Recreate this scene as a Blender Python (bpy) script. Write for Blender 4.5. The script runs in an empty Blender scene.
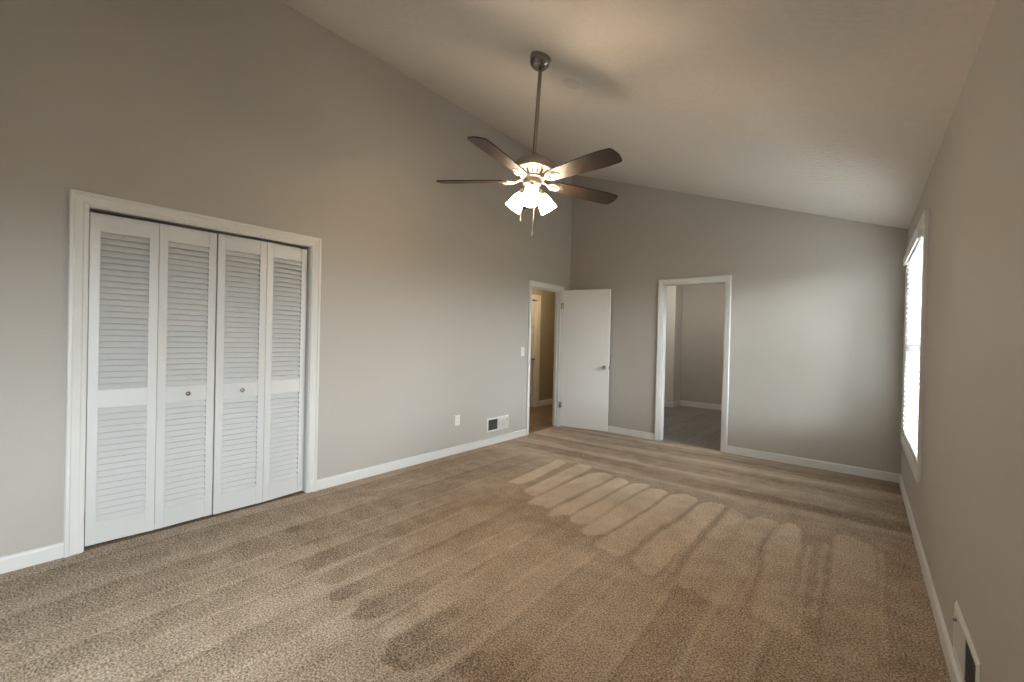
import bpy, bmesh, math, random
import numpy as np
from mathutils import Vector, Matrix

random.seed(7)
C = bpy.context.scene.collection
SC = bpy.context.scene
PI = math.pi

# ------------------------------------------------------------------ camera
cam_d = bpy.data.cameras.new('camera')
cam = bpy.data.objects.new('camera', cam_d)
C.objects.link(cam)
SC.camera = cam
cam_d.sensor_width = 36.0
cam_d.lens = 421.2523 / 1024 * 36.0
cam_d.clip_start = 0.02
ya, pit, rol = math.radians(39.8039), math.radians(-0.3728), math.radians(1.345)
Fv = Vector((-math.sin(ya) * math.cos(pit), math.cos(ya) * math.cos(pit), math.sin(pit)))
Rv = Vector((math.cos(ya), math.sin(ya), 0))
Uv = Rv.cross(Fv)
r2 = math.cos(rol) * Rv + math.sin(rol) * Uv
u2 = -math.sin(rol) * Rv + math.cos(rol) * Uv
M = Matrix.Identity(4)
for i in range(3):
    M[i][0], M[i][1], M[i][2] = r2[i], u2[i], -Fv[i]
M.translation = Vector((3.4292, 0.0, 1.2883))
cam.matrix_world = M

# ------------------------------------------------------------------ light
SC.view_settings.view_transform = 'Standard'
SC.view_settings.look = 'None'
SC.view_settings.gamma = 1.0
SC.view_settings.use_curve_mapping = False
SC.view_settings.exposure = 1.88

SKY = 16.0
LAMP = 17.0
W, D, HL, HR = 3.7325, 5.4564, 3.787, 2.4054
BACK = -1.5
WT = 0.10                                            # wall thickness
WIN = (3.84, 5.17, 0.50, 2.10)                       # window_1 on the right wall: y0 y1 z0 z1
UNSEEN_WIN = (-0.62, 0.22, 0.50, 2.05)                     # unseen_window on the right wall, unseen, added to supply daylight

world = bpy.data.worlds.new('sky')
SC.world = world
world.use_nodes = True
wn = world.node_tree
wn.nodes.clear()
w_tc = wn.nodes.new('ShaderNodeTexCoord')
w_sep = wn.nodes.new('ShaderNodeSeparateXYZ')
w_ramp = wn.nodes.new('ShaderNodeValToRGB')
w_bg = wn.nodes.new('ShaderNodeBackground')
w_out = wn.nodes.new('ShaderNodeOutputWorld')
w_ramp.color_ramp.elements[0].position = 0.47
w_ramp.color_ramp.elements[0].color = (0.08, 0.075, 0.06, 1)
w_ramp.color_ramp.elements[1].position = 0.53
w_ramp.color_ramp.elements[1].color = (0.90, 0.945, 1.0, 1)
w_map = wn.nodes.new('ShaderNodeMapRange')
w_map.inputs['From Min'].default_value = -1
w_map.inputs['From Max'].default_value = 1
wn.links.new(w_tc.outputs['Generated'], w_sep.inputs[0])
wn.links.new(w_sep.outputs['Z'], w_map.inputs['Value'])
wn.links.new(w_map.outputs[0], w_ramp.inputs[0])
wn.links.new(w_ramp.outputs[0], w_bg.inputs[0])
w_bg.inputs[1].default_value = SKY
wn.links.new(w_bg.outputs[0], w_out.inputs[0])


def portal(name, y0, y1, z0, z1):
    """Cycles light portal filling a window hole: only guides the sky's light through it."""
    d = bpy.data.lights.new(name, 'AREA')
    d.shape = 'RECTANGLE'
    d.size, d.size_y = z1 - z0, y1 - y0
    d.cycles.is_portal = True
    o = bpy.data.objects.new(name, d)
    C.objects.link(o)
    return o


p_ = portal('daylight_portal', *WIN)
p_.location = (W + 0.16, (WIN[0] + WIN[1]) / 2, (WIN[2] + WIN[3]) / 2)
p_.rotation_euler = (0, PI / 2, 0)
p_ = portal('daylight_portal', *UNSEEN_WIN)
p_.location = (W + 0.16, (UNSEEN_WIN[0] + UNSEEN_WIN[1]) / 2, (UNSEEN_WIN[2] + UNSEEN_WIN[3]) / 2)
p_.rotation_euler = (0, PI / 2, 0)


def lamp(name, loc, power, col, radius=0.09):
    d = bpy.data.lights.new(name, 'POINT')
    d.energy, d.color, d.shadow_soft_size = power, col, radius
    o = bpy.data.objects.new(name, d)
    C.objects.link(o)
    o.location = loc
    return o


lamp('hall_ceiling_lamp', (-0.70, 5.75, 2.30), 5.5, (1.0, 0.74, 0.42))
lamp('back_room_ceiling_lamp', (1.05, 7.3, 2.25), 7, (1.0, 0.93, 0.80))


# ------------------------------------------------------------------ materials
def new_mat(name, col, rough=0.5, metal=0.0, spec=0.5):
    m = bpy.data.materials.new(name)
    m.use_nodes = True
    b = m.node_tree.nodes['Principled BSDF']
    b.inputs['Base Color'].default_value = (*col, 1)
    b.inputs['Roughness'].default_value = rough
    b.inputs['Metallic'].default_value = metal
    b.inputs['Specular IOR Level'].default_value = spec
    return m


def node(m, kind, **kw):
    n = m.node_tree.nodes.new(kind)
    for k, v in kw.items():
        setattr(n, k, v)
    return n


def lk(m, a, b):
    m.node_tree.links.new(a, b)


def bsdf(m):
    return m.node_tree.nodes['Principled BSDF']


def noise_bump(m, scale, strength, dist=0.002, detail=3, mult=(1, 1, 1)):
    tc = node(m, 'ShaderNodeTexCoord')
    mp = node(m, 'ShaderNodeMapping')
    mp.inputs['Scale'].default_value = mult
    nz = node(m, 'ShaderNodeTexNoise')
    nz.inputs['Scale'].default_value = scale
    nz.inputs['Detail'].default_value = detail
    bp = node(m, 'ShaderNodeBump')
    bp.inputs['Strength'].default_value = strength
    bp.inputs['Distance'].default_value = dist
    lk(m, tc.outputs['Object'], mp.inputs[0])
    lk(m, mp.outputs[0], nz.inputs['Vector'])
    lk(m, nz.outputs['Fac'], bp.inputs['Height'])
    lk(m, bp.outputs[0], bsdf(m).inputs['Normal'])
    return nz


def tint(m, nz, a, b):
    r = node(m, 'ShaderNodeValToRGB')
    r.color_ramp.elements[0].position = 0.3
    r.color_ramp.elements[0].color = (*a, 1)
    r.color_ramp.elements[1].position = 0.7
    r.color_ramp.elements[1].color = (*b, 1)
    lk(m, nz.outputs['Fac'], r.inputs[0])
    lk(m, r.outputs[0], bsdf(m).inputs['Base Color'])


M_wall = new_mat('greige_wall_paint', (0.475, 0.448, 0.415), 0.62, spec=0.35)
tint(M_wall, noise_bump(M_wall, 90, 0.05, 0.001), (0.468, 0.441, 0.408), (0.482, 0.455, 0.422))
M_ceil = new_mat('stippled_ceiling_paint', (0.70, 0.66, 0.61), 0.85, spec=0.2)
tint(M_ceil, noise_bump(M_ceil, 30, 0.7, 0.007, 4), (0.70, 0.655, 0.605), (0.73, 0.685, 0.635))
M_trim = new_mat('white_trim_paint', (0.72, 0.717, 0.705), 0.35)
noise_bump(M_trim, 60, 0.03, 0.0006)
M_door = new_mat('white_door_paint', (0.78, 0.765, 0.74), 0.4)
noise_bump(M_door, 70, 0.04, 0.0006, 3, (6, 6, 0.6))
M_lou = new_mat('white_louver_paint', (0.65, 0.652, 0.65), 0.38)
noise_bump(M_lou, 60, 0.03, 0.0005)
M_nickel = new_mat('brushed_nickel', (0.42, 0.39, 0.36), 0.44, 1.0)
noise_bump(M_nickel, 40, 0.03, 0.0005, 3, (1, 1, 14))
M_canopy = new_mat('polished_nickel', (0.32, 0.29, 0.265), 0.2, 1.0)
noise_bump(M_canopy, 40, 0.02, 0.0004, 3, (1, 1, 14))
M_chrome = new_mat('dark_chrome', (0.50, 0.48, 0.45), 0.16, 1.0)
noise_bump(M_chrome, 30, 0.02, 0.0003)
M_dark = new_mat('dark_cavity_metal', (0.025, 0.027, 0.03), 0.6)
noise_bump(M_dark, 80, 0.1, 0.001)
M_plast = new_mat('white_plastic', (0.78, 0.77, 0.74), 0.35)
noise_bump(M_plast, 90, 0.02, 0.0003)
M_reg = new_mat('white_enamel', (0.76, 0.76, 0.74), 0.4)
noise_bump(M_reg, 90, 0.02, 0.0003)

# dark walnut fan blades: grain along the blade (object x)
M_blade = new_mat('dark_walnut_veneer', (0.04, 0.027, 0.018), 0.42, spec=0.35)
nz = noise_bump(M_blade, 30, 0.06, 0.0006, 5, (0.5, 6, 6))
tint(M_blade, nz, (0.024, 0.016, 0.011), (0.050, 0.034, 0.023))

# frosted glass shade, lit by its bulb
M_shade = new_mat('lit_frosted_glass', (0.9, 0.88, 0.82), 0.4)
bsdf(M_shade).inputs['Emission Color'].default_value = (1.0, 0.77, 0.53, 1)
bsdf(M_shade).inputs['Emission Strength'].default_value = LAMP
nz = node(M_shade, 'ShaderNodeTexNoise')
nz.inputs['Scale'].default_value = 20
tcs = node(M_shade, 'ShaderNodeTexCoord')
lk(M_shade, tcs.outputs['Object'], nz.inputs['Vector'])
mrs = node(M_shade, 'ShaderNodeMapRange')
mrs.inputs['To Min'].default_value = LAMP * 0.9
mrs.inputs['To Max'].default_value = LAMP * 1.1
lk(M_shade, nz.outputs['Fac'], mrs.inputs['Value'])
lk(M_shade, mrs.outputs[0], bsdf(M_shade).inputs['Emission Strength'])

# window glass
M_glass = bpy.data.materials.new('window_glass')
M_glass.use_nodes = True
nt = M_glass.node_tree
nt.nodes.clear()
g_o = nt.nodes.new('ShaderNodeOutputMaterial')
g_m = nt.nodes.new('ShaderNodeMixShader')
g_t = nt.nodes.new('ShaderNodeBsdfTransparent')
g_g = nt.nodes.new('ShaderNodeBsdfGlossy')
g_f = nt.nodes.new('ShaderNodeFresnel')
g_g.inputs['Roughness'].default_value = 0.02
g_t.inputs[0].default_value = (0.94, 0.97, 0.96, 1)
nt.links.new(g_f.outputs[0], g_m.inputs[0])
nt.links.new(g_t.outputs[0], g_m.inputs[1])
nt.links.new(g_g.outputs[0], g_m.inputs[2])
nt.links.new(g_m.outputs[0], g_o.inputs[0])

# blind slats: white, slightly translucent vinyl
M_slat = bpy.data.materials.new('translucent_white_slat')
M_slat.use_nodes = True
nt = M_slat.node_tree
nt.nodes.clear()
s_o = nt.nodes.new('ShaderNodeOutputMaterial')
s_m = nt.nodes.new('ShaderNodeMixShader')
s_d = nt.nodes.new('ShaderNodeBsdfDiffuse')
s_t = nt.nodes.new('ShaderNodeBsdfTranslucent')
s_n = nt.nodes.new('ShaderNodeTexNoise')
s_r = nt.nodes.new('ShaderNodeMapRange')
s_n.inputs['Scale'].default_value = 12
s_r.inputs['To Min'].default_value = 0.06
s_r.inputs['To Max'].default_value = 0.09
s_d.inputs[0].default_value = (0.86, 0.86, 0.85, 1)
s_t.inputs[0].default_value = (0.86, 0.86, 0.85, 1)
nt.links.new(s_n.outputs['Fac'], s_r.inputs['Value'])
nt.links.new(s_r.outputs[0], s_m.inputs[0])
nt.links.new(s_d.outputs[0], s_m.inputs[1])
nt.links.new(s_t.outputs[0], s_m.inputs[2])
nt.links.new(s_m.outputs[0], s_o.inputs[0])

# carpet: pile lie and painted light falloff (attribute 'nap'), with fleck and tuft bump
M_carpet = new_mat('beige_cut_pile_carpet', (0.35, 0.27, 0.2), 0.95, spec=0.05)
at = node(M_carpet, 'ShaderNodeAttribute', attribute_name='nap_and_light')
tc = node(M_carpet, 'ShaderNodeTexCoord')
n1 = node(M_carpet, 'ShaderNodeTexNoise')
n1.inputs['Scale'].default_value = 115
n1.inputs['Detail'].default_value = 4
n1.inputs['Roughness'].default_value = 0.8
n2 = node(M_carpet, 'ShaderNodeTexNoise')
n2.inputs['Scale'].default_value = 7
n2.inputs['Detail'].default_value = 3
lk(M_carpet, tc.outputs['Object'], n1.inputs['Vector'])
lk(M_carpet, tc.outputs['Object'], n2.inputs['Vector'])
r1 = node(M_carpet, 'ShaderNodeMapRange')
r1.inputs['From Min'].default_value = 0.38
r1.inputs['From Max'].default_value = 0.62
r1.inputs['To Min'].default_value = -0.50
r1.inputs['To Max'].default_value = 0.50
lk(M_carpet, n1.outputs['Fac'], r1.inputs['Value'])
rA = node(M_carpet, 'ShaderNodeMapRange')
rA.inputs['From Min'].default_value = 0.3
rA.inputs['From Max'].default_value = 0.7
rA.inputs['To Min'].default_value = -0.08
rA.inputs['To Max'].default_value = 0.08
lk(M_carpet, n2.outputs['Fac'], rA.inputs['Value'])
a1 = node(M_carpet, 'ShaderNodeMath', operation='ADD')
a2 = node(M_carpet, 'ShaderNodeMath', operation='ADD')
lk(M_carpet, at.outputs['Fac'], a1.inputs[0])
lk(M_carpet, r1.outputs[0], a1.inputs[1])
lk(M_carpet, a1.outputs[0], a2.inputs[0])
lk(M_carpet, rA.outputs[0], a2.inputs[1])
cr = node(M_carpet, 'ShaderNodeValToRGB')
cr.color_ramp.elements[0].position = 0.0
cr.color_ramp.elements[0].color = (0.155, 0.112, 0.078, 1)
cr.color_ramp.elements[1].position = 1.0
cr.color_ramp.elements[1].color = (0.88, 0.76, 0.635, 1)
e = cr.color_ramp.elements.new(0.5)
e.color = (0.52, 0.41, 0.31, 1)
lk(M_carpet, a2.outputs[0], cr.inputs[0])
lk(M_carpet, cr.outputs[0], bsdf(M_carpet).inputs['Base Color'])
cb = node(M_carpet, 'ShaderNodeBump')
cb.inputs['Strength'].default_value = 0.55
cb.inputs['Distance'].default_value = 0.008
lk(M_carpet, n1.outputs['Fac'], cb.inputs['Height'])
lk(M_carpet, cb.outputs[0], bsdf(M_carpet).inputs['Normal'])


def plank_mat(name, c1, c2, rough=0.35):
    m = new_mat(name, c1, rough)
    tc = node(m, 'ShaderNodeTexCoord')
    mp = node(m, 'ShaderNodeMapping')
    mp.inputs['Rotation'].default_value = (0, 0, PI / 2)
    br = node(m, 'ShaderNodeTexBrick', offset=0.37)
    br.inputs['Scale'].default_value = 1.0
    br.inputs['Brick Width'].default_value = 1.1
    br.inputs['Row Height'].default_value = 0.15
    br.inputs['Mortar Size'].default_value = 0.0015
    br.inputs['Color1'].default_value = (*c1, 1)
    br.inputs['Color2'].default_value = (*c2, 1)
    br.inputs['Mortar'].default_value = (0.02, 0.018, 0.015, 1)
    nz = node(m, 'ShaderNodeTexNoise')
    nz.inputs['Scale'].default_value = 9
    nz.inputs['Detail'].default_value = 5
    mp2 = node(m, 'ShaderNodeMapping')
    mp2.inputs['Scale'].default_value = (5, 0.5, 1)
    mx = node(m, 'ShaderNodeMix', data_type='RGBA', blend_type='MULTIPLY')
    mr = node(m, 'ShaderNodeMapRange')
    mr.inputs['To Min'].default_value = 0.45
    mr.inputs['To Max'].default_value = 1.5
    lk(m, tc.outputs['Object'], mp.inputs[0])
    lk(m, mp.outputs[0], br.inputs['Vector'])
    lk(m, tc.outputs['Object'], mp2.inputs[0])
    lk(m, mp2.outputs[0], nz.inputs['Vector'])
    lk(m, nz.outputs['Fac'], mr.inputs['Value'])
    mx.inputs[0].default_value = 1.0
    lk(m, br.outputs['Color'], mx.inputs[6])
    lk(m, mr.outputs[0], mx.inputs[7])
    lk(m, mx.outputs[2], bsdf(m).inputs['Base Color'])
    return m


M_plank = plank_mat('grey_brown_plank', (0.15, 0.145, 0.135), (0.235, 0.225, 0.21))
M_plank_h = plank_mat('warm_lit_plank', (0.17, 0.125, 0.085), (0.27, 0.20, 0.14))  # same planks as the back room, hall's warm light put into the colour
M_hall = new_mat('hall_wall_paint', (0.36, 0.325, 0.25), 0.65, spec=0.3)
tint(M_hall, noise_bump(M_hall, 90, 0.05, 0.001), (0.354, 0.319, 0.245), (0.366, 0.331, 0.256))


# ------------------------------------------------------------------ mesh helpers
def obj(name, bm, mat, parent=None, loc=None, rot=None, smooth=False, bevel=0.0):
    if bevel:
        bmesh.ops.bevel(bm, geom=list(bm.edges), offset=bevel, segments=2, affect='EDGES', clamp_overlap=True)
    bmesh.ops.recalc_face_normals(bm, faces=bm.faces)
    me = bpy.data.meshes.new(name)
    bm.to_mesh(me)
    bm.free()
    me.materials.append(mat)
    if smooth:
        me.shade_smooth()
        me.set_sharp_from_angle(angle=math.radians(40))
    o = bpy.data.objects.new(name, me)
    C.objects.link(o)
    if parent:
        o.parent = parent
    if loc is not None:
        o.location = loc
    if rot is not None:
        o.rotation_euler = rot
    return o


def thing(name, label, cat, loc=(0, 0, 0), rot=(0, 0, 0), group=None):
    o = bpy.data.objects.new(name, None)
    C.objects.link(o)
    o.location, o.rotation_euler = loc, rot
    o.empty_display_size = 0.05
    tag(o, label, cat, group)
    return o


def tag(o, label=None, cat=None, group=None, kind=None):
    if label:
        o['label'] = label
    if cat:
        o['category'] = cat
    if group:
        o['group'] = group
    if kind:
        o['kind'] = kind
    return o


def box(bm, x0, x1, y0, y1, z0, z1, mat=None):
    ps = [(x, y, z) for x in (x0, x1) for y in (y0, y1) for z in (z0, z1)]
    v = [bm.verts.new(mat @ Vector(p) if mat else p) for p in ps]
    for f in ((0, 1, 3, 2), (4, 6, 7, 5), (0, 4, 5, 1), (2, 3, 7, 6), (0, 2, 6, 4), (1, 5, 7, 3)):
        bm.faces.new([v[i] for i in f])
    return v


def lathe(bm, prof, n=40, mat=None, cap=True):
    """prof: list of (r, z), revolved about z."""
    rings = []
    for r, z in prof:
        ring = []
        for i in range(n):
            a = 2 * PI * i / n
            p = Vector((r * math.cos(a), r * math.sin(a), z))
            ring.append(bm.verts.new(mat @ p if mat else p))
        rings.append(ring)
    for a, b in zip(rings, rings[1:]):
        for i in range(n):
            j = (i + 1) % n
            bm.faces.new((a[i], a[j], b[j], b[i]))
    if cap:
        for ring, (r, z) in ((rings[0], prof[0]), (rings[-1], prof[-1])):
            if r > 1e-6:
                bm.faces.new(ring)


def tube(bm, pts, r, n=10):
    pts = [Vector(p) for p in pts]
    rings = []
    for i, p in enumerate(pts):
        d = (pts[min(i + 1, len(pts) - 1)] - pts[max(i - 1, 0)]).normalized()
        a = d.orthogonal().normalized() if i == 0 else (rings_u - d * rings_u.dot(d)).normalized()
        rings_u = a
        b = d.cross(a)
        rr = r[i] if isinstance(r, (list, tuple)) else r
        rings.append([bm.verts.new(p + rr * (math.cos(2 * PI * k / n) * a + math.sin(2 * PI * k / n) * b)) for k in range(n)])
    for A, B in zip(rings, rings[1:]):
        for k in range(n):
            j = (k + 1) % n
            bm.faces.new((A[k], A[j], B[j], B[k]))
    bm.faces.new(rings[0])
    bm.faces.new(rings[-1])


def wall_mesh(conv, u0, u1, top, holes, t0, t1):
    """A wall in (u, z) with rectangular holes; conv(u, t, z) -> xyz; top(u) the upper edge."""
    us = sorted({u0, u1} | {h[0] for h in holes} | {h[1] for h in holes})
    zs = sorted({0.0} | {h[2] for h in holes} | {h[3] for h in holes})
    nz_, nu = len(zs), len(us) - 1

    def solid(i, k):
        if not (0 <= i < nu and 0 <= k < nz_):
            return False
        uc = (us[i] + us[i + 1]) / 2
        zc = (zs[k] + (zs[k + 1] if k + 1 < nz_ else zs[k] + 0.2)) / 2
        return not any(h[0] < uc < h[1] and h[2] < zc < h[3] for h in holes)
    bm = bmesh.new()
    cache = {}

    def V(i, k, t):
        key = (i, k, t)
        if key not in cache:
            z = zs[k] if k < nz_ else top(us[i])
            cache[key] = bm.verts.new(conv(us[i], t, z))
        return cache[key]
    for i in range(nu):
        for k in range(nz_):
            if not solid(i, k):
                continue
            for t in (t0, t1):
                bm.faces.new((V(i, k, t), V(i + 1, k, t), V(i + 1, k + 1, t), V(i, k + 1, t)))
            for (di, dk, a, b) in ((-1, 0, (i, k), (i, k + 1)), (1, 0, (i + 1, k), (i + 1, k + 1)),
                                   (0, -1, (i, k), (i + 1, k)), (0, 1, (i, k + 1), (i + 1, k + 1))):
                if not solid(i + di, k + dk):
                    bm.faces.new((V(*a, t0), V(*b, t0), V(*b, t1), V(*a, t1)))
    return bm


def structure(name, bm, mat, label, cat, parent=None, **kw):
    o = obj(name, bm, mat, parent, **kw)
    if parent is None:
        tag(o, label, cat, kind='structure')
    return o


def casing(bm, conv, u0, u1, z0, z1, prof, closed=False):
    """Mitred casing round an opening; prof: (outward distance, projection) pairs, open at the wall."""
    if closed:
        path = [(u0, z0, -1, -1), (u0, z1, -1, 1), (u1, z1, 1, 1), (u1, z0, 1, -1)]
    else:
        path = [(u0, z0, -1, 0), (u0, z1, -1, 1), (u1, z1, 1, 1), (u1, z0, 1, 0)]
    rows = []
    for u, z, su, sz in path:
        rows.append([bm.verts.new(conv(u + su * d, t, z + sz * d)) for d, t in prof])
    n = len(path)
    for i in range(n if closed else n - 1):
        a, b = rows[i], rows[(i + 1) % n]
        for j in range(len(prof)):
            k = (j + 1) % len(prof)
            bm.faces.new((a[j], a[k], b[k], b[j]))
    if not closed:
        bm.faces.new(rows[0])
        bm.faces.new(rows[-1])


def sweep_straight(bm, a, b, nrm, prof):
    """Baseboard piece from a to b on the floor; nrm points into the room; prof: (projection, z)."""
    a, b, nrm = Vector(a), Vector(b), Vector(nrm)
    A = [bm.verts.new(a + nrm * p + Vector((0, 0, z))) for p, z in prof]
    B = [bm.verts.new(b + nrm * p + Vector((0, 0, z))) for p, z in prof]
    n = len(prof)
    for j in range(n):
        bm.faces.new((A[j], A[(j + 1) % n], B[(j + 1) % n], B[j]))
    bm.faces.new(A)
    bm.faces.new(B)


conv_left = lambda u, t, z: (t, u, z)                 # t grows into the room
conv_far = lambda u, t, z: (u, D - t, z)
conv_right = lambda u, t, z: (W - t, u, z)
conv_back = lambda u, t, z: (u, BACK + t, z)
slope = lambda x: HL + (HR - HL) * x / W

# ------------------------------------------------------------------ room shell
CL = (0.290, 1.567, 0.0, 1.992)                       # closet opening
D1 = (4.500, 5.222, 0.0, 2.008)                       # door opening, left wall
DW = (1.420, 2.165, 0.0, 2.035)                       # doorway, far wall
structure('wall_left', wall_mesh(conv_left, BACK, 8.95, lambda u: HL + 0.02, [CL, D1], 0.0, -WT), M_wall,
          'tall greige wall on the left with the closet and the open door', 'wall')
structure('wall_far', wall_mesh(conv_far, 0.0, W + 0.14, lambda u: slope(u) + 0.02, [DW], 0.0, -WT), M_wall,
          'greige gable wall at the far end with the cased doorway', 'wall')
structure('wall_right', wall_mesh(conv_right, BACK, D, lambda u: HR + 0.0, [WIN, UNSEEN_WIN], 0.0, -0.14), M_wall,
          'low greige wall on the right with the blind-covered window', 'wall')
structure('wall_back', wall_mesh(conv_back, 0.0, W + 0.14, lambda u: slope(u) + 0.02, [], 0.0, -0.14), M_wall,
          'greige wall behind the photographer', 'wall')

bm = bmesh.new()
c = [(-WT, BACK - WT), (W + 0.14, BACK - WT), (W + 0.14, D + 0.005), (-WT, D + 0.005)]
lo = [bm.verts.new((x, y, slope(x))) for x, y in c]
hi = [bm.verts.new((x, y, slope(x) + 0.15)) for x, y in c]
bm.faces.new(lo)
bm.faces.new(hi)
for i in range(4):
    bm.faces.new((lo[i], lo[(i + 1) % 4], hi[(i + 1) % 4], hi[i]))
structure('ceiling', bm, M_ceil, 'off-white stippled ceiling sloping down from the left wall to the right', 'ceiling')

# ---- carpet
ss = lambda e0, e1, v: (lambda t: t * t * (3 - 2 * t))(np.clip((v - e0) / (e1 - e0), 0, 1))


def smooth_noise(X, Y, fx, fy, seed, octaves=3):
    rng = np.random.RandomState(seed)
    out = np.zeros_like(X)
    amp = 1.0
    for _ in range(octaves):
        gx = rng.rand(64, 64)
        u, v = X * fx, Y * fy
        iu, iv = np.floor(u).astype(int), np.floor(v).astype(int)
        du, dv = u - iu, v - iv
        du, dv = du * du * (3 - 2 * du), dv * dv * (3 - 2 * dv)
        g = lambda a, b: gx[a % 64, b % 64]
        out += amp * ((g(iu, iv) * (1 - du) + g(iu + 1, iv) * du) * (1 - dv) + (g(iu, iv + 1) * (1 - du) + g(iu + 1, iv + 1) * du) * dv - 0.5)
        fx, fy, amp = fx * 2, fy * 2, amp * 0.5
    return out


xs = np.linspace(0.0, W, 312)
ys = np.concatenate([np.arange(BACK, 0.6, 0.05), np.arange(0.6, D + 0.001, 0.0125)])
ys[-1] = D + 0.0
X, Y = np.meshgrid(xs, ys)
Xw = X + 0.022 * smooth_noise(X, Y, 1.6, 1.3, 3)
Yw = Y + 0.09 * smooth_noise(X, Y, 3.5, 2.0, 4)
nap_and_light = np.full_like(X, 0.50)
# lanes left by the vacuum in the near half, running along the room
lane = np.zeros_like(X)
edges = [0.12, 0.36, 0.52, 0.80, 0.97, 1.18, 1.40, 1.62, 1.78, 2.05, 2.21, 2.42, 2.69, 2.90, 3.12, 3.35, 3.60]
for i, e_ in enumerate(edges):
    lane += (1 if i % 2 else -1) * 0.050 * (ss(e_ - 0.02, e_ + 0.02, Xw)) * 1.0
    ridge = np.exp(-((Xw - e_) / 0.013) ** 2)
    lane += 0.085 * ridge * (smooth_noise(X, Y, 0.3, 0.8, 20 + i) > -0.12) - 0.06 * np.exp(-((Xw - e_ - 0.03) / 0.014) ** 2)
xin = ss(0.82, 1.02, Xw)
near = 1 - ss(2.15, 2.42, Yw) * xin - ss(3.5, 3.8, Yw) * (1 - xin)
nap_and_light += lane * near * 1.35
# lighter middle, darker towards the closet: light pool and falloff painted into the pile
nap_and_light += near * 0.15 * np.exp(-((X - 2.0) / 0.55) ** 2) * ss(0.6, 1.3, Y)
nap_and_light -= near * 0.12 * (1 - ss(0.6, 1.4, Xw))


def capsule(x0, y0, x1, y1, r, soft=0.018):
    px, py = Xw - x0, Yw - y0
    dx, dy = x1 - x0, y1 - y0
    t = np.clip((px * dx + py * dy) / (dx * dx + dy * dy), 0, 1)
    d = np.hypot(px - t * dx, py - t * dy)
    return 1 - ss(r - soft, r + soft, d)


rag = smooth_noise(X, Y, 5.0, 2.2, 31, 3)
Xw = Xw + 0.03 * smooth_noise(X, Y, 7.0, 2.5, 33, 2)
Yw = Yw + 0.10 * smooth_noise(X, Y, 9.0, 3.0, 34, 2)
band = xin * ss(2.15, 2.42, Yw) * (1 - ss(3.70, 3.82, Yw))
nap_and_light -= 0.10 * band
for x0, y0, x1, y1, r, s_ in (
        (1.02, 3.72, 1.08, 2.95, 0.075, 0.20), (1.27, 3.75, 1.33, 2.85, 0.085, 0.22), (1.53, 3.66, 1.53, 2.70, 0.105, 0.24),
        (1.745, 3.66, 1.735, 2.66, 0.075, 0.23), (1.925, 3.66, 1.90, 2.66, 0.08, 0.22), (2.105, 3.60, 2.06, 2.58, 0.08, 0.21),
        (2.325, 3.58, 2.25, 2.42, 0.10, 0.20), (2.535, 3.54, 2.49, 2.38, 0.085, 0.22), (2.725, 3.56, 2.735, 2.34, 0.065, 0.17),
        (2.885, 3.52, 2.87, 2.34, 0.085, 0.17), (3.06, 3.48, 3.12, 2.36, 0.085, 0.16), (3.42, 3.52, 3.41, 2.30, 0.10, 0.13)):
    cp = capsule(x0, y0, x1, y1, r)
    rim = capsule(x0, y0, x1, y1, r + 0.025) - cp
    nap_and_light += 1.15 * s_ * cp * (1.0 + 0.7 * np.clip(rag, -0.9, 0.6)) * (0.85 + 0.5 * ss(2.3, 3.6, Y)) - 0.045 * rim
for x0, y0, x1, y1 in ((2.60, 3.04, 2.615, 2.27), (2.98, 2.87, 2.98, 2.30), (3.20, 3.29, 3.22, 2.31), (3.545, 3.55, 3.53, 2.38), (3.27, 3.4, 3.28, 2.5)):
    nap_and_light += 0.17 * capsule(x0, y0, x1, y1, 0.012, 0.01)
# dark strokes with round near ends, and light scuffs between them
for x0, y0, x1, y1, r, s_ in (
        (1.705, 1.50, 1.685, 1.13, 0.085, -0.22), (1.495, 1.26, 1.475, 1.10, 0.055, -0.19), (1.29, 1.50, 1.295, 1.13, 0.075, -0.20),
        (1.08, 1.40, 1.07, 1.16, 0.065, -0.17), (0.84, 1.36, 0.84, 1.22, 0.05, -0.12), (0.60, 1.34, 0.58, 1.24, 0.05, -0.16),
        (2.06, 1.36, 2.03, 1.08, 0.115, -0.26), (2.40, 1.33, 2.30, 1.17, 0.10, -0.20), (1.88, 1.25, 1.87, 1.10, 0.06, 0.16),
        (1.84, 1.56, 1.86, 1.36, 0.085, 0.14), (0.48, 0.86, 0.50, 0.80, 0.06, 0.14), (0.70, 0.78, 0.72, 0.70, 0.05, 0.12),
        (1.40, 1.5, 1.45, 2.5, 0.05, -0.10), (1.10, 1.6, 1.15, 2.4, 0.045, -0.08), (1.80, 2.15, 1.86, 1.55, 0.012, 0.12)):
    nap_and_light += s_ * capsule(x0, y0, x1, y1, r, 0.013) * (1.0 if r < 0.02 else 0.30 + 0.80 * np.clip((max(y0, y1) + 0.06 - Y) / (abs(y1 - y0) + 0.12), 0, 1))
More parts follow.
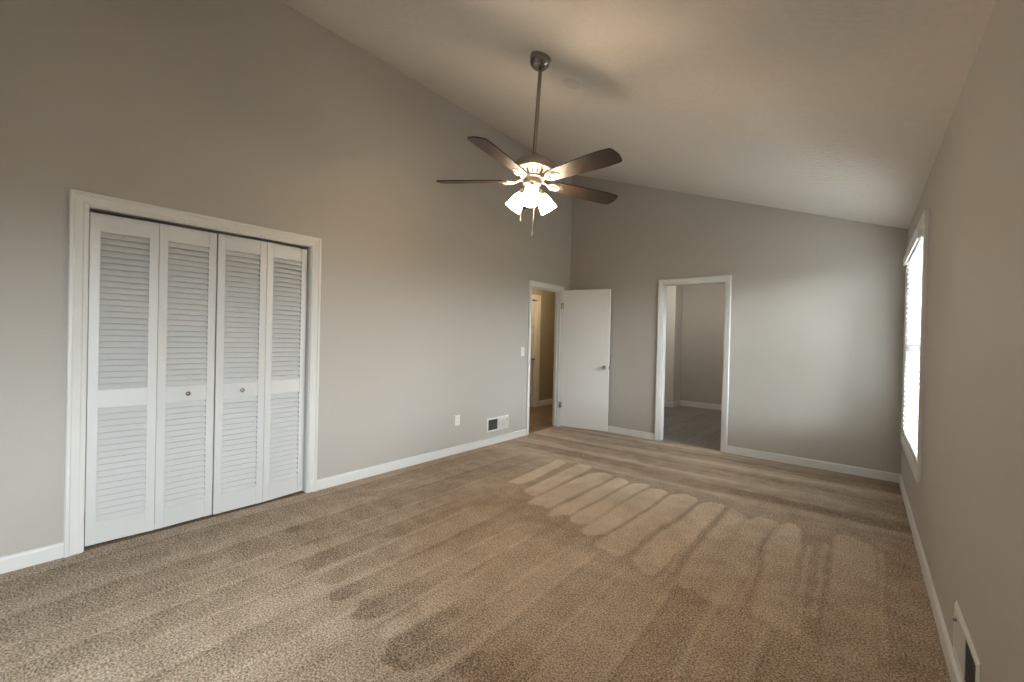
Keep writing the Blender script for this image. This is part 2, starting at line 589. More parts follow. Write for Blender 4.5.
# far strip swept across the room
far = ss(3.70, 3.86, Yw)
streak = smooth_noise(X + 0.25 * Y, Y - 0.05 * X, 0.5, 9.0, 9, 3)
nap_and_light += far * (0.40 * streak - 0.10)
nap_and_light -= far * 0.10 * ss(2.4, 3.5, X)  # shade of the far right corner painted darker into the pile
nap_and_light += far * 0.16 * np.exp(-((Yw - D + 0.10) / 0.07) ** 2) * (1 - ss(2.2, 2.6, X)) * ss(0.9, 1.3, X)
nap_and_light += 0.10 * smooth_noise(X, Y, 2.2, 2.2, 11, 3) + 0.05 * smooth_noise(X, Y, 14, 14, 12, 2)
nap_and_light = np.clip(nap_and_light, 0.08, 0.95)
Z = 0.004 * (nap_and_light - 0.5) + 0.0015 * smooth_noise(X, Y, 25, 25, 5, 2)
edge_d = np.minimum.reduce([X, W - X, D - Y, Y - BACK])
Z = Z * ss(0.0, 0.05, edge_d)
ny, nx = X.shape
co = np.stack([X, Y, Z], -1).reshape(-1, 3).astype(np.float32)
idx = np.arange(nx * ny).reshape(ny, nx)
quads = np.stack([idx[:-1, :-1], idx[:-1, 1:], idx[1:, 1:], idx[1:, :-1]], -1).reshape(-1, 4)
me = bpy.data.meshes.new('floor')
me.vertices.add(len(co))
me.vertices.foreach_set('co', co.ravel())
me.loops.add(quads.size)
me.loops.foreach_set('vertex_index', quads.ravel().astype(np.int32))
me.polygons.add(len(quads))
me.polygons.foreach_set('loop_start', np.arange(0, quads.size, 4, dtype=np.int32))
me.update(calc_edges=True)
at_ = me.attributes.new('nap_and_light', 'FLOAT', 'POINT')
at_.data.foreach_set('value', nap_and_light.ravel().astype(np.float32))
me.shade_smooth()
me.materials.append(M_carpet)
fl = bpy.data.objects.new('floor', me)
C.objects.link(fl)
tag(fl, 'beige cut-pile carpet with vacuum stripes over the whole bedroom', 'floor', kind='structure')

# ---- closet interior
bm = bmesh.new()
for a in ((-0.80, -0.75, 0.05, 1.85, 0, 2.4), (-0.75, -WT, 0.05, 0.10, 0, 2.4), (-0.75, -WT, 1.80, 1.85, 0, 2.4), (-0.75, -WT, 0.10, 1.80, 2.35, 2.4)):
    box(bm, *a)
structure('wall_closet', bm, M_wall, 'dim closet interior behind the louvered doors', 'wall')
bm = bmesh.new()
box(bm, -0.75, 0.0, 0.10, 1.80, -0.05, -0.001)
structure('floor_closet', bm, M_carpet, 'carpet inside the closet', 'floor')

# ---- hall beyond the open door
HX = -1.30
HD = (5.62, 6.41, 0.0, 2.03)
bm = wall_mesh(lambda u, t, z: (HX + t, u, z), 3.2, 8.95, lambda u: 2.44, [HD], 0.0, -WT)
structure('wall_hall', bm, M_hall, 'dim warm hallway wall seen through the open door', 'wall')
bm = bmesh.new()
box(bm, HX - WT, -WT, 3.08, 3.2, 0, 2.44)
structure('wall_hall_near', bm, M_hall, 'near end wall of the hallway', 'wall')
bm = bmesh.new()
box(bm, HX - WT, -WT, 8.95, 9.07, 0, 2.44)
structure('wall_hall_end', bm, M_hall, 'far end wall of the hallway', 'wall')
bm = bmesh.new()
box(bm, HX - WT, -WT, 3.08, 9.07, 2.44, 2.56)
structure('ceiling_hall', bm, M_ceil, 'flat hallway ceiling', 'ceiling')
bm = bmesh.new()
box(bm, HX - 0.02, 0.0, 3.2, 8.95, -0.05, -0.001)
structure('floor_hall', bm, M_plank_h, 'plank floor of the hallway beyond the open door, warm light in its colour', 'floor')

bm = bmesh.new()  # unseen shell behind the hallway door, added to stop sky light leaking in
box(bm, HX - 0.80, HX - 0.75, 5.45, 6.55, 0, 2.2)
box(bm, HX - 0.75, HX - WT, 5.45, 5.50, 0, 2.2)
box(bm, HX - 0.75, HX - WT, 6.50, 6.55, 0, 2.2)
box(bm, HX - 0.75, HX - WT, 5.50, 6.50, 2.15, 2.2)
box(bm, HX - 0.75, HX - 0.02, 5.50, 6.50, -0.05, -0.001)
structure('wall_hall_light_block', bm, M_hall, 'unseen shell behind the closed hallway door, added to block sky light', 'wall')

# ---- room beyond the doorway
BY = 8.80
bm = bmesh.new()
box(bm, 0.585, 3.6, BY, BY + WT, 0, 2.44)
structure('wall_back_room', bm, M_wall, 'greige back wall of the room beyond the cased doorway', 'wall')
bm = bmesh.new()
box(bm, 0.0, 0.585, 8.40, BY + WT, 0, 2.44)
M_wall_lit = new_mat('lit_wall_tone', (0.70, 0.68, 0.65), 0.6, spec=0.3)  # paler than the other walls: the corner's lit look put into the colour
noise_bump(M_wall_lit, 90, 0.05, 0.001)
structure('wall_back_room_corner', bm, M_wall_lit, 'wall corner with painted-in brightness just inside the left of the cased doorway', 'wall')
bm = bmesh.new()
box(bm, 3.6, 3.72, D + WT, BY + WT, 0, 2.44)
structure('wall_back_room_side', bm, M_wall, 'side wall of the room beyond the doorway', 'wall')
bm = bmesh.new()
box(bm, 0.0, 3.72, D + WT, BY + WT, 2.44, 2.56)
structure('ceiling_back_room', bm, M_ceil, 'flat ceiling of the room beyond the doorway', 'ceiling')
bm = bmesh.new()
box(bm, 0.0, 3.6, D, BY, -0.05, -0.001)
structure('floor_back_room', bm, M_plank, 'grey-brown plank floor beyond the cased doorway', 'floor')

# ---- baseboards
BP = [(0, 0), (0.013, 0), (0.013, 0.072), (0.010, 0.079), (0.005, 0.083), (0, 0.085)]
bm = bmesh.new()
sweep_straight(bm, (0, BACK, 0), (0, CL[0] - 0.070, 0), (1, 0, 0), BP)
sweep_straight(bm, (0, CL[1] + 0.058, 0), (0, D1[0] - 0.06, 0), (1, 0, 0), BP)
sweep_straight(bm, (0, D1[1] + 0.06, 0), (0, D, 0), (1, 0, 0), BP)
structure('baseboard_left', bm, M_trim, 'white baseboard along the left wall', 'baseboard')
bm = bmesh.new()
sweep_straight(bm, (0.0, D, 0), (DW[0] - 0.06, D, 0), (0, -1, 0), BP)
sweep_straight(bm, (DW[1] + 0.06, D, 0), (W, D, 0), (0, -1, 0), BP)
structure('baseboard_far', bm, M_trim, 'white baseboard along the far wall', 'baseboard')
bm = bmesh.new()
sweep_straight(bm, (W, BACK, 0), (W, D, 0), (-1, 0, 0), BP)
structure('baseboard_right', bm, M_trim, 'white baseboard along the right wall', 'baseboard')
bm = bmesh.new()
sweep_straight(bm, (0, BACK, 0), (W, BACK, 0), (0, 1, 0), BP)
structure('baseboard_back', bm, M_trim, 'white baseboard behind the photographer', 'baseboard')
BP2 = [(p, z * 1.25) for p, z in BP]
bm = bmesh.new()
sweep_straight(bm, (HX, 6.50, 0), (HX, 8.95, 0), (1, 0, 0), BP2)
sweep_straight(bm, (HX, 3.2, 0), (HX, 5.53, 0), (1, 0, 0), BP2)
structure('baseboard_hall', bm, M_trim, 'white baseboard in the hallway', 'baseboard')
bm = bmesh.new()
sweep_straight(bm, (0.585, BY, 0), (3.6, BY, 0), (0, -1, 0), BP2)
sweep_straight(bm, (0.0, 8.40, 0), (0.598, 8.40, 0), (0, -1, 0), BP2)
sweep_straight(bm, (0.585, 8.40, 0), (0.585, BY, 0), (1, 0, 0), BP2)
structure('baseboard_back_room', bm, M_trim, 'white baseboard in the room beyond the doorway', 'baseboard')

# ---- casings
P_CLOSET = [(0.0, 0.0), (0.0, 0.012), (0.012, 0.014), (0.018, 0.010), (0.050, 0.016), (0.055, 0.022), (0.068, 0.022), (0.073, 0.016), (0.073, 0.0)]
P_CASE = [(0.0, 0.0), (0.0, 0.010), (0.010, 0.012), (0.030, 0.015), (0.044, 0.019), (0.056, 0.019), (0.060, 0.014), (0.060, 0.0)]
bm = bmesh.new()
casing(bm, conv_left, CL[0], CL[1], 0.0, CL[3], P_CLOSET)
box(bm, -WT, 0.0, CL[0], CL[0] + 0.008, 0, CL[3])
box(bm, -WT, 0.0, CL[1] - 0.006, CL[1], 0, CL[3])
box(bm, -WT, 0.0, CL[0], CL[1], CL[3] - 0.006, CL[3])
structure('trim_1', bm, M_trim, 'white moulded casing round the closet opening', 'door casing')
bm = bmesh.new()
casing(bm, conv_left, D1[0], D1[1], 0.0, D1[3], P_CASE)
casing(bm, lambda u, t, z: (-WT - t, u, z), D1[0], D1[1], 0.0, D1[3], P_CASE)
J = 0.014
box(bm, -WT, 0.0, D1[0], D1[0] + J, 0, D1[3])
box(bm, -WT, 0.0, D1[1] - J, D1[1], 0, D1[3])
box(bm, -WT, 0.0, D1[0], D1[1], D1[3] - J, D1[3])
for a in ((D1[0] + J, D1[0] + J + 0.01), (D1[1] - J - 0.01, D1[1] - J)):      # door stop
    box(bm, -0.075, -0.042, a[0], a[1], 0, D1[3] - J)
box(bm, -0.075, -0.042, D1[0] + J, D1[1] - J, D1[3] - J - 0.01, D1[3] - J)
structure('trim_2', bm, M_trim, 'white casing and jamb round the open door', 'door casing')
bm = bmesh.new()
casing(bm, conv_far, DW[0], DW[1], 0.0, DW[3], P_CASE)
casing(bm, lambda u, t, z: (u, D + WT + t, z), DW[0], DW[1], 0.0, DW[3], P_CASE)
box(bm, DW[0], DW[0] + J, D, D + WT, 0, DW[3])
box(bm, DW[1] - J, DW[1], D, D + WT, 0, DW[3])
box(bm, DW[0], DW[1], D, D + WT, DW[3] - J, DW[3])
structure('trim_3', bm, M_trim, 'white casing round the doorway in the far wall', 'door casing')
bm = bmesh.new()
casing(bm, lambda u, t, z: (HX + t, u, z), HD[0], HD[1], 0.0, HD[3], [(d * 1.35, t) for d, t in P_CASE])
box(bm, HX - WT, HX, HD[0], HD[0] + J, 0, HD[3])
box(bm, HX - WT, HX, HD[1] - J, HD[1], 0, HD[3])
box(bm, HX - WT, HX, HD[0], HD[1], HD[3] - J, HD[3])
structure('trim_4', bm, M_trim, 'white casing across the hallway', 'door casing')
# carpet edge strips under the two openings
bm = bmesh.new()
box(bm, -0.035, 0.004, D1[0] + J, D1[1] - J, -0.001, 0.005)
structure('trim_5', bm, new_mat('tan_edge_strip', (0.40, 0.32, 0.24), 0.6), 'carpet edge strip under the open door', 'threshold', bevel=0.002)
bm = bmesh.new()
box(bm, DW[0] + J, DW[1] - J, D - 0.004, D + 0.04, -0.001, 0.005)
structure('trim_6', bm, bpy.data.materials['tan_edge_strip'], 'carpet edge strip in the far doorway', 'threshold', bevel=0.002)


# ------------------------------------------------------------------ louvered bifold closet doors
LW, LH, LT = 0.312, 1.950, 0.028


def leaf_frame():
    bm = bmesh.new()
    st = 0.046
    box(bm, -LT, 0, 0.001, st, 0, LH)
    box(bm, -LT, 0, LW - st, LW - 0.001, 0, LH)
    for z0, z1 in ((0.0, 0.128), (0.804, 0.910), (1.846, LH)):
        box(bm, -LT, -0.002, st, LW - st, z0, z1)
    return bm


def louvers(z0, z1):
    bm = bmesh.new()
    n = int(round((z1 - z0) / 0.0366))
    for i in range(n):
        zc = z0 + (i + 0.5) * (z1 - z0) / n
        R = Matrix.Translation((-0.014, LW / 2, zc)) @ Matrix.Rotation(math.radians(51), 4, 'Y')
        box(bm, -0.0225, 0.0225, -(LW / 2 - 0.044), LW / 2 - 0.044, -0.0025, 0.0025, R)
    return bm


frame_o = None
protos = {}


def leaf(parent, p, q, knob_y=None):
    global protos
    ang = math.atan2(q[1] - p[1], q[0] - p[0]) - PI / 2
    if not protos:
        f = obj('door_leaf', leaf_frame(), M_lou, parent, bevel=0.0015)
        u = obj('louvers', louvers(0.910, 1.846), M_lou, f)
        l = obj('louvers', louvers(0.128, 0.804), M_lou, f)
        protos = {'f': f, 'u': u, 'l': l}
    else:
        f = protos['f'].copy()
        C.objects.link(f)
        f.parent = parent
        for k in 'ul':
            c_ = protos[k].copy()
            C.objects.link(c_)
            c_.parent = f
    f.location = (p[0], p[1], 0)
    f.rotation_euler = (0, 0, ang)
    if knob_y is not None:
        bm = bmesh.new()
        lathe(bm, [(0.0, 0.030), (0.008, 0.029), (0.0135, 0.025), (0.0155, 0.019), (0.013, 0.013), (0.007, 0.009), (0.0055, 0.003), (0.010, 0.0), (0.0, 0.0)], 24, Matrix.Rotation(PI / 2, 4, 'Y'), cap=False)
        k = obj('knob', bm, M_chrome, f, smooth=True)
        k.location = (-0.002, knob_y, 0.857)
        k['label'] = 'small chrome pull knob'
    return f


bz = 0.014
b1 = thing('bifold_closet_door', 'white louvered bifold closet door, the folding pair on the left', 'closet door', (0, 0, bz), group='louvered bifold closet doors')
leaf(b1, (-0.032, 0.303), (-0.012, 0.6135))
leaf(b1, (-0.012, 0.6145), (-0.020, 0.926), 0.160)
b2 = thing('bifold_closet_door', 'white louvered bifold closet door, the folding pair on the right', 'closet door', (0, 0, bz), group='louvered bifold closet doors')
leaf(b2, (-0.010, 0.930), (-0.006, 1.2415), 0.160)
leaf(b2, (-0.006, 1.2425), (-0.038, 1.553))

# ------------------------------------------------------------------ open slab door
ang = math.asin((5.378 - 5.222) / 0.72)
d1 = thing('door_1', 'white flush slab door standing open in the far left corner', 'door', (0.016, 5.222, 0.016), (0, 0, ang))
d1['kind'] = 'structure'
DLW = 0.715
bm = bmesh.new()
box(bm, 0.004, DLW, 0.0, 0.035, 0.0, 1.992)
obj('door_slab', bm, M_door, d1, bevel=0.002)
KP = [(0.0, 0.062), (0.012, 0.061), (0.021, 0.056), (0.0265, 0.047), (0.0265, 0.040), (0.020, 0.031), (0.011, 0.026), (0.0095, 0.010), (0.024, 0.008), (0.029, 0.003), (0.029, 0.0), (0.0, 0.0)]
for s_ in (1, -1):
    bm = bmesh.new()
    lathe(bm, KP if s_ == 1 else [(r, z * 0.8) for r, z in KP], 28, Matrix.Rotation(PI / 2 * s_, 4, 'X'), cap=False)
    k = obj('door_knob', bm, M_chrome, d1, (DLW - 0.062, 0.0 if s_ == 1 else 0.035, 0.890), smooth=True)
    k['label'] = 'round metal door knob'
bm = bmesh.new()
box(bm, DLW - 0.001, DLW + 0.001, 0.006, 0.029, 0.862, 0.918)
box(bm, DLW, DLW + 0.010, 0.012, 0.023, 0.882, 0.898)
obj('latch', bm, M_chrome, d1)
for z in (0.27, 1.722):
    bm = bmesh.new()
    lathe(bm, [(0.0, 0.088), (0.004, 0.087), (0.0065, 0.083), (0.0065, 0.0), (0.004, -0.004), (0.0, -0.005)], 14, Matrix.Translation((-0.004, -0.006, z)), cap=False)
    box(bm, -0.003, 0.032, -0.001, 0.0012, z, z + 0.083)
    h = obj('hinge', bm, M_chrome, d1, smooth=True)
    h['label'] = 'nickel butt hinge'

# closed white door across the hallway
d2 = thing('door_2', 'white panelled door glimpsed across the hallway through the open doorway', 'door', (HX - 0.05, HD[0] + J + 0.003, 0.008))
d2['kind'] = 'structure'
hw = HD[1] - HD[0] - 2 * J - 0.006
bm = bmesh.new()
box(bm, -0.035, -0.012, 0, hw, 0, 1.995)
for y0, y1 in ((0, 0.11), (hw / 2 - 0.05, hw / 2 + 0.05), (hw - 0.11, hw)):
    box(bm, -0.015, 0.0, y0, y1, 0, 1.995)
for z0, z1 in ((0, 0.2), (0.42, 0.48), (0.86, 1.0), (1.56, 1.64), (1.88, 1.995)):
    box(bm, -0.015, -0.0005, 0.02, hw - 0.02, z0, z1)
obj('door_slab', bm, M_trim, d2)
bm = bmesh.new()
lathe(bm, KP, 24, Matrix.Rotation(PI / 2, 4, 'Y'), cap=False)
obj('door_knob', bm, M_chrome, d2, (0.0, hw - 0.06, 0.90), smooth=True)


# ------------------------------------------------------------------ windows and blind
def window(name, w, label, loc, rz):
    y0, y1, z0, z1 = w
    root = thing(name, label, 'window', loc, (0, 0, rz))
    root['kind'] = 'structure'
    hy, hz = (y1 - y0) / 2, z1 - z0
    lc = lambda u, t, z: (-t, u, z)
    bm = bmesh.new()
    casing(bm, lc, -hy, hy, 0.0, hz, [(0.0, 0.0), (0.0, 0.012), (0.012, 0.016), (0.062, 0.020), (0.074, 0.020), (0.080, 0.016), (0.080, 0.0)], closed=True)
    obj('window_casing', bm, M_trim, root)
    bm = bmesh.new()                                   # jamb lining
    box(bm, 0.0, 0.14, -hy, -hy + 0.012, 0, hz)
    box(bm, 0.0, 0.14, hy - 0.012, hy, 0, hz)
    box(bm, 0.0, 0.14, -hy, hy, 0, 0.012)
    box(bm, 0.0, 0.14, -hy, hy, hz - 0.012, hz)
    obj('jamb_lining', bm, M_trim, root)
    bm = bmesh.new()                                   # sashes
    for a, b in ((-hy + 0.012, -0.02), (0.02, hy - 0.012)):
        for z_0, z_1, x0 in ((0.012, hz / 2 + 0.02, 0.085), (hz / 2 - 0.02, hz - 0.012, 0.108)):
            box(bm, x0, x0 + 0.022, a, a + 0.035, z_0, z_1)
            box(bm, x0, x0 + 0.022, b - 0.035, b, z_0, z_1)
            box(bm, x0, x0 + 0.022, a, b, z_0, z_0 + 0.04)
            box(bm, x0, x0 + 0.022, a, b, z_1 - 0.04, z_1)
    box(bm, 0.08, 0.14, -0.02, 0.02, 0.012, hz - 0.012)
    obj('window_frame', bm, M_trim, root)
    bm = bmesh.new()
    for a, b in ((-hy + 0.04, -0.05), (0.05, hy - 0.04)):
        for z_0, z_1, x0 in ((0.045, hz / 2 - 0.015, 0.095), (hz / 2 + 0.015, hz - 0.045, 0.118)):
            box(bm, x0, x0 + 0.003, a, b, z_0, z_1)
    obj('pane', bm, M_glass, root)
    return root


window('window_1', WIN, 'tall white cased window on the right wall behind the blind', (W, (WIN[0] + WIN[1]) / 2, WIN[2]), 0)
window('unseen_window', UNSEEN_WIN, 'unseen white cased window added behind the photographer for daylight', (W, (UNSEEN_WIN[0] + UNSEEN_WIN[1]) / 2, UNSEEN_WIN[2]), 0)

y0, y1, z0, z1 = WIN
bl = thing('window_blind', 'white horizontal slat blind glowing with daylight on the right wall', 'blind', (W, (y0 + y1) / 2, z0))
hy = (y1 - y0) / 2 - 0.016
hz = z1 - z0
bm = bmesh.new()
n = 34
for i in range(n):
    zc = 0.05 + (i + 0.5) * (hz - 0.05 - 0.085) / n
    R = Matrix.Translation((0.010, 0, zc)) @ Matrix.Rotation(math.radians(12), 4, 'Y')
    box(bm, -0.025, 0.025, -hy, hy, -0.0014, 0.0014, R)
obj('slats', bm, M_slat, bl)
bm = bmesh.new()
box(bm, -0.010, 0.040, -hy, hy, hz - 0.062, hz - 0.014)
obj('headrail', bm, M_trim, bl, bevel=0.002)
bm = bmesh.new()
box(bm, -0.044, -0.034, -hy - 0.01, hy - 0.02, hz - 0.085, hz - 0.018)
box(bm, -0.036, -0.008, -hy - 0.005, -hy + 0.003, hz - 0.075, hz - 0.025)
box(bm, -0.036, -0.008, hy - 0.034, hy - 0.026, hz - 0.075, hz - 0.025)
obj('valance', bm, M_trim, bl, bevel=0.002)
bm = bmesh.new()
box(bm, -0.008, 0.040, -hy, hy, 0.018, 0.036)
obj('bottom_rail', bm, M_trim, bl, bevel=0.003)
for yy in (-hy + 0.15, 0.0, hy - 0.15):
    bm = bmesh.new()
    for xx in (-0.008, 0.040):
        tube(bm, [(xx, yy, 0.03), (xx, yy, hz - 0.05)], 0.0012, 6)
    obj('ladder_cord', bm, M_plast, bl)
bm = bmesh.new()
tube(bm, [(-0.016, -hy + 0.10, hz - 0.06), (-0.016, -hy + 0.10, hz - 0.75)], 0.004, 8)
obj('tilt_wand', bm, M_plast, bl)


# ------------------------------------------------------------------ registers, outlet, switch, cover plate
def register(name, label, loc, rot, w=0.40, h=0.168):
    """Sidewall register in local (y across, z up, +x out of the wall): open half at low y."""
    t = thing(name, label, 'vent', loc, rot, group='wall registers')
    bm = bmesh.new()
    casing(bm, lambda u, d, z: (d, u, z), 0.022, w - 0.022, 0.022, h - 0.022,
           [(0.0, 0.0), (0.0, 0.008), (0.014, 0.008), (0.022, 0.002), (0.022, 0.0)], closed=True)
    box(bm, 0.0, 0.008, w * 0.47, w * 0.47 + 0.014, 0.02, h - 0.02)
    obj('frame', bm, M_reg, t)
    bm = bmesh.new()
    box(bm, 0.0, 0.002, 0.02, w * 0.475, 0.02, h - 0.02)
    obj('duct_opening', bm, M_dark, t)
    bm = bmesh.new()
    for i in range(9):
        y = 0.03 + i * (w * 0.47 - 0.036) / 8
        box(bm, 0.002, 0.006, y - 0.001, y + 0.001, 0.02, h - 0.02)
    for z in (h * 0.33, h * 0.5, h * 0.67):
        box(bm, 0.002, 0.005, 0.022, w * 0.47, z - 0.001, z + 0.001)
    g = obj('grille', bm, new_mat('grey_grille', (0.16, 0.16, 0.165), 0.5) if 'grey_grille' not in bpy.data.materials else bpy.data.materials['grey_grille'], t)
    g['label'] = 'dark open grille half'
    bm = bmesh.new()
    a, b = w * 0.47 + 0.012, w - 0.02
    box(bm, 0.0, 0.003, a, b, 0.02, h - 0.02)
    for i in range(12):
        y = a + 0.008 + i * (b - a - 0.016) / 11
        R = Matrix.Translation((0.004, y, h / 2)) @ Matrix.Rotation(math.radians(40), 4, 'Z')
        box(bm, -0.0008, 0.0008, -0.005, 0.005, -(h / 2 - 0.024), h / 2 - 0.024, R)
    obj('damper', bm, M_reg, t)
    bm = bmesh.new()
    lathe(bm, [(0.0, 0.013), (0.004, 0.012), (0.0055, 0.009), (0.0055, 0.0)], 14, Matrix.Translation((0.004, w - 0.05, h - 0.055)) @ Matrix.Rotation(PI / 2, 4, 'Y'), cap=False)
    obj('screw', bm, M_chrome, t, smooth=True)
    return t


register('wall_register', 'white wall vent beside the open door, low on the left wall', (0.0, 3.68, 0.152), (0, 0, 0))
# on the right wall +x of the part must face -x of the room: half-turn, open half towards the camera end
rr = register('wall_register', 'white wall vent low on the right wall in the bottom right corner', (W, 2.375, 0.115), (0, 0, PI), w=0.43, h=0.195)
# mirror: its open half lies at the end nearest the photographer
for ch in rr.children:
    ch.scale = (1, -1, 1)
    ch.location = (0, 0.43, 0)

o_ = thing('wall_outlet', 'small white electrical outlet on the left wall near the floor', 'outlet', (0.0, 3.203, 0.369))
bm = bmesh.new()
box(bm, 0.0, 0.005, -0.036, 0.036, -0.058, 0.058)
obj('cover_plate', bm, M_plast, o_, bevel=0.002)
for z in (0.021, -0.021):
    bm = bmesh.new()
    lathe(bm, [(0.0, 0.0075), (0.014, 0.0075), (0.0155, 0.006), (0.0155, 0.004)], 24, Matrix.Translation((0, 0, z)) @ Matrix.Rotation(PI / 2, 4, 'Y'), cap=False)
    s_ = obj('socket', bm, M_plast, o_, smooth=True)
    bm = bmesh.new()
    for y in (-0.006, 0.006):
        box(bm, 0.0072, 0.0079, y - 0.001, y + 0.001, z + 0.0, z + 0.008)
    lathe(bm, [(0.0, 0.0079), (0.0022, 0.0079), (0.0022, 0.0072)], 12, Matrix.Translation((0, 0, z - 0.007)) @ Matrix.Rotation(PI / 2, 4, 'Y'), cap=False)
    obj('slots', bm, M_dark, s_)
s_o = thing('light_switch', 'white toggle light switch on the left wall beside the open door', 'switch', (0.0, 4.336, 1.118))
bm = bmesh.new()
box(bm, 0.0, 0.005, -0.036, 0.036, -0.060, 0.060)
obj('cover_plate', bm, M_plast, s_o, bevel=0.002)
bm = bmesh.new()
box(bm, -0.004, 0.016, -0.005, 0.005, -0.006, 0.006, Matrix.Translation((0.004, 0, 0.002)) @ Matrix.Rotation(math.radians(-25), 4, 'Y'))
obj('toggle', bm, M_plast, s_o, bevel=0.001)
for z in (0.042, -0.042):
    bm = bmesh.new()
    lathe(bm, [(0.0, 0.0065), (0.003, 0.006), (0.003, 0.004)], 12, Matrix.Translation((0, 0, z)) @ Matrix.Rotation(PI / 2, 4, 'Y'), cap=False)
    obj('screw', bm, M_plast, s_o)

ROOF = math.atan2(HL - HR, W)                          # ceiling falls towards +x
cx, cy = 1.785, 2.575
cp = thing('ceiling_cover_plate', 'round off-white cover plate on the sloped ceiling just behind the fan mount', 'cover plate', (cx, cy, slope(cx)), (0, ROOF, 0))
bm = bmesh.new()
lathe(bm, [(0.0, -0.006), (0.050, -0.006), (0.058, -0.014), (0.067, -0.013), (0.071, -0.006), (0.071, 0.0)], 40, cap=False)
obj('plate', bm, M_ceil, cp, smooth=True)

# ------------------------------------------------------------------ ceiling fan
TX, TY = -0.042, -0.021
nrm = Vector((-TX, -TY, 1)).normalized()
C0 = Vector((1.742, 2.196, 2.320))
q = Vector((0, 0, 1)).rotation_difference(nrm)
fan = thing('ceiling_fan', 'brushed nickel ceiling fan with five dark wood blades and lit glass shades', 'ceiling fan', C0)
fan.rotation_mode = 'QUATERNION'
fan.rotation_quaternion = q
Q = q.to_matrix().to_4x4()
# where the rod's axis meets the sloped ceiling
s0 = (HL - HR) / W
tl = (HL - s0 * C0.x - C0.z) / (nrm.z + s0 * nrm.x)
# canopy: dome lying on the sloped ceiling
Rl = Q.inverted() @ Matrix.Rotation(ROOF, 4, 'Y')
Rl.translation = Vector((0, 0, tl))
bm = bmesh.new()
lathe(bm, [(0.068, 0.0), (0.070, -0.006), (0.070, -0.018), (0.066, -0.040), (0.056, -0.060), (0.042, -0.074), (0.026, -0.081), (0.0, -0.083)], 44, Rl, cap=False)
obj('canopy', bm, M_canopy, fan, smooth=True)
bm = bmesh.new()
lathe(bm, [(0.0, 0.180), (0.0125, 0.180), (0.0125, tl - 0.05), (0.0, tl - 0.05)], 20, cap=False)
lathe(bm, [(0.0, 0.150), (0.030, 0.152), (0.027, 0.166), (0.018, 0.178), (0.0125, 0.180)], 24, cap=False)
obj('downrod', bm, M_canopy, fan, smooth=True)
bm = bmesh.new()
lathe(bm, [(0.0, 0.158), (0.030, 0.157), (0.066, 0.150), (0.100, 0.134), (0.124, 0.112), (0.136, 0.086), (0.138, 0.066), (0.133, 0.060), (0.123, 0.057),
           (0.116, 0.053), (0.074, 0.023), (0.080, 0.020), (0.081, 0.014), (0.076, 0.010), (0.0, 0.008)], 56, cap=False)
obj('motor_housing', bm, M_nickel, fan, smooth=True)
# vents round the lower band: dark slots
bm = bmesh.new()
for k in range(20):
    a = 2 * PI * k / 20
    R = Matrix.Rotation(a, 4, 'Z') @ Matrix.Translation((0.0955, 0, 0.0375)) @ Matrix.Rotation(math.radians(54.5), 4, 'Y')
    box(bm, -0.002, 0.0015, -0.0060, 0.0060, -0.017, 0.017, R)
v_ = obj('vent_slots', bm, M_dark, fan)
v_['label'] = 'dark slots in the motor band'
# switch housing below the blades
bm = bmesh.new()
lathe(bm, [(0.0, 0.012), (0.058, 0.012), (0.063, 0.004), (0.063, -0.018), (0.056, -0.028), (0.040, -0.036), (0.018, -0.044), (0.0, -0.046)], 44, cap=False)
obj('light_fitter', bm, M_nickel, fan, smooth=True)


def blade_bm():
    bm = bmesh.new()
    outline = [(0.155, 0.040), (0.175, 0.050), (0.26, 0.056), (0.36, 0.062), (0.46, 0.067), (0.55, 0.070), (0.625, 0.067), (0.642, 0.063), (0.649, 0.055), (0.653, 0.040), (0.659, 0.014), (0.660, 0.0)]
    pts = [(x, y) for x, y in outline] + [(x, -y) for x, y in outline[-2::-1]]
    top = [bm.verts.new((x, y, 0.0035)) for x, y in pts]
    bot = [bm.verts.new((x, y, -0.0035)) for x, y in pts]
    bm.faces.new(top)
    bm.faces.new(bot[::-1])
    for i in range(len(pts)):
        j = (i + 1) % len(pts)
        bm.faces.new((top[i], bot[i], bot[j], top[j]))
    return bm


def iron_bm():
    """Blade iron: an S-curved arm from the motor to a leaf-shaped plate with a raised scroll."""
    bm = bmesh.new()
    tube(bm, [(0.070, 0, 0.016), (0.088, 0, 0.012), (0.108, 0.0, 0.000), (0.13, 0.0, -0.006), (0.16, 0.0, -0.010)], [0.016, 0.013, 0.011, 0.012, 0.010], 12)
    out = [(0.118, 0.012), (0.132, 0.030), (0.155, 0.042), (0.180, 0.040), (0.205, 0.028), (0.225, 0.014), (0.232, 0.0)]
    pts = out + [(x, -y) for x, y in out[-2::-1]]
    top = [bm.verts.new((x, y, -0.0040)) for x, y in pts]
    bot = [bm.verts.new((x * 0.99 + 0.001, y * 0.9, -0.0085)) for x, y in pts]
    bm.faces.new(top)
    bm.faces.new(bot[::-1])
    for i in range(len(pts)):
        j = (i + 1) % len(pts)
        bm.faces.new((top[i], bot[i], bot[j], top[j]))
    for sy in (1, -1):
        tube(bm, [(0.112, 0, -0.004), (0.128, 0.020 * sy, -0.008), (0.152, 0.034 * sy, -0.0105), (0.180, 0.030 * sy, -0.0105), (0.198, 0.016 * sy, -0.010), (0.200, 0.003 * sy, -0.010)], 0.0045, 8)
    return bm


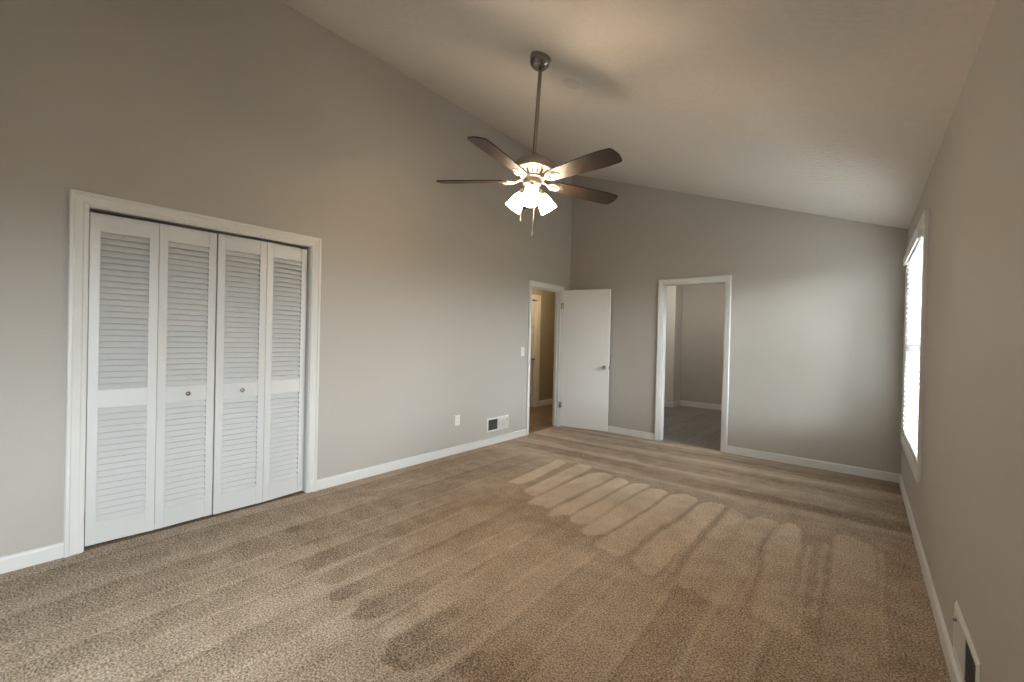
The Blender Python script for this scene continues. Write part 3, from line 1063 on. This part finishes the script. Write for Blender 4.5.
PITCH = math.radians(-13)
b_p = i_p = None
for k in range(5):
    a = math.radians(-152.2 + 72 * k)
    if b_p is None:
        b = b_p = obj('blade', blade_bm(), M_blade, fan, bevel=0.001)
        ir = i_p = obj('blade_iron', iron_bm(), M_nickel, b, smooth=True)
    else:
        b = b_p.copy()
        C.objects.link(b)
        b.parent = fan
        ir = i_p.copy()
        C.objects.link(ir)
        ir.parent = b
    b.rotation_euler = (Matrix.Rotation(a, 3, 'Z') @ Matrix.Rotation(PITCH, 3, 'X')).to_euler()

s_p = h_p = None
for k, a in enumerate((-53, 67, 187)):
    a = math.radians(a)
    if s_p is None:
        bm = bmesh.new()
        tube(bm, [(0.030, 0, -0.022), (0.046, 0, -0.024), (0.056, 0, -0.036), (0.059, 0, -0.054)], [0.009, 0.008, 0.008, 0.008], 10)
        lathe(bm, [(0.0, 0.010), (0.018, 0.008), (0.026, 0.0), (0.028, -0.022), (0.0, -0.022)], 24, Matrix.Translation((0.060, 0, -0.058)) @ Matrix.Rotation(math.radians(-38), 4, 'Y'), cap=False)
        h = h_p = obj('light_arm', bm, M_nickel, fan, smooth=True)
        bm = bmesh.new()
        prof = [(0.024, 0.0), (0.030, -0.010), (0.040, -0.030), (0.046, -0.058), (0.051, -0.085), (0.055, -0.106), (0.0575, -0.118)]
        inner = [(r - 0.003, z) for r, z in prof[::-1]]
        lathe(bm, prof + inner + [(0.0, 0.0)], 36, Matrix.Translation((0.069, 0, -0.073)) @ Matrix.Rotation(math.radians(-38), 4, 'Y'), cap=False)
        s = s_p = obj('glass_shade', bm, M_shade, h, smooth=True)
    else:
        h = h_p.copy()
        C.objects.link(h)
        h.parent = fan
        s = s_p.copy()
        C.objects.link(s)
        s.parent = h
    h.rotation_euler = (0, 0, a)
for (px, py, z0_, z1_) in ((0.018, 0.012, -0.040, -0.335), (-0.055, -0.030, -0.020, -0.245)):
    bm = bmesh.new()
    tube(bm, [(px, py, z0_), (px, py, z1_)], 0.0008, 6)
    n_ = int((z0_ - z1_) / 0.012)
    for i in range(n_):
        zc = z0_ - (i + 0.5) * 0.012
        lathe(bm, [(0.0, zc + 0.0016), (0.0016, zc), (0.0, zc - 0.0016)], 6, Matrix.Translation((px, py, 0)), cap=False)
    lathe(bm, [(0.0, z1_ + 0.004), (0.0025, z1_), (0.0033, z1_ - 0.012), (0.0025, z1_ - 0.022), (0.0, z1_ - 0.025)], 12, Matrix.Translation((px, py, 0)), cap=False)
    obj('pull_chain', bm, M_nickel, fan, smooth=True)
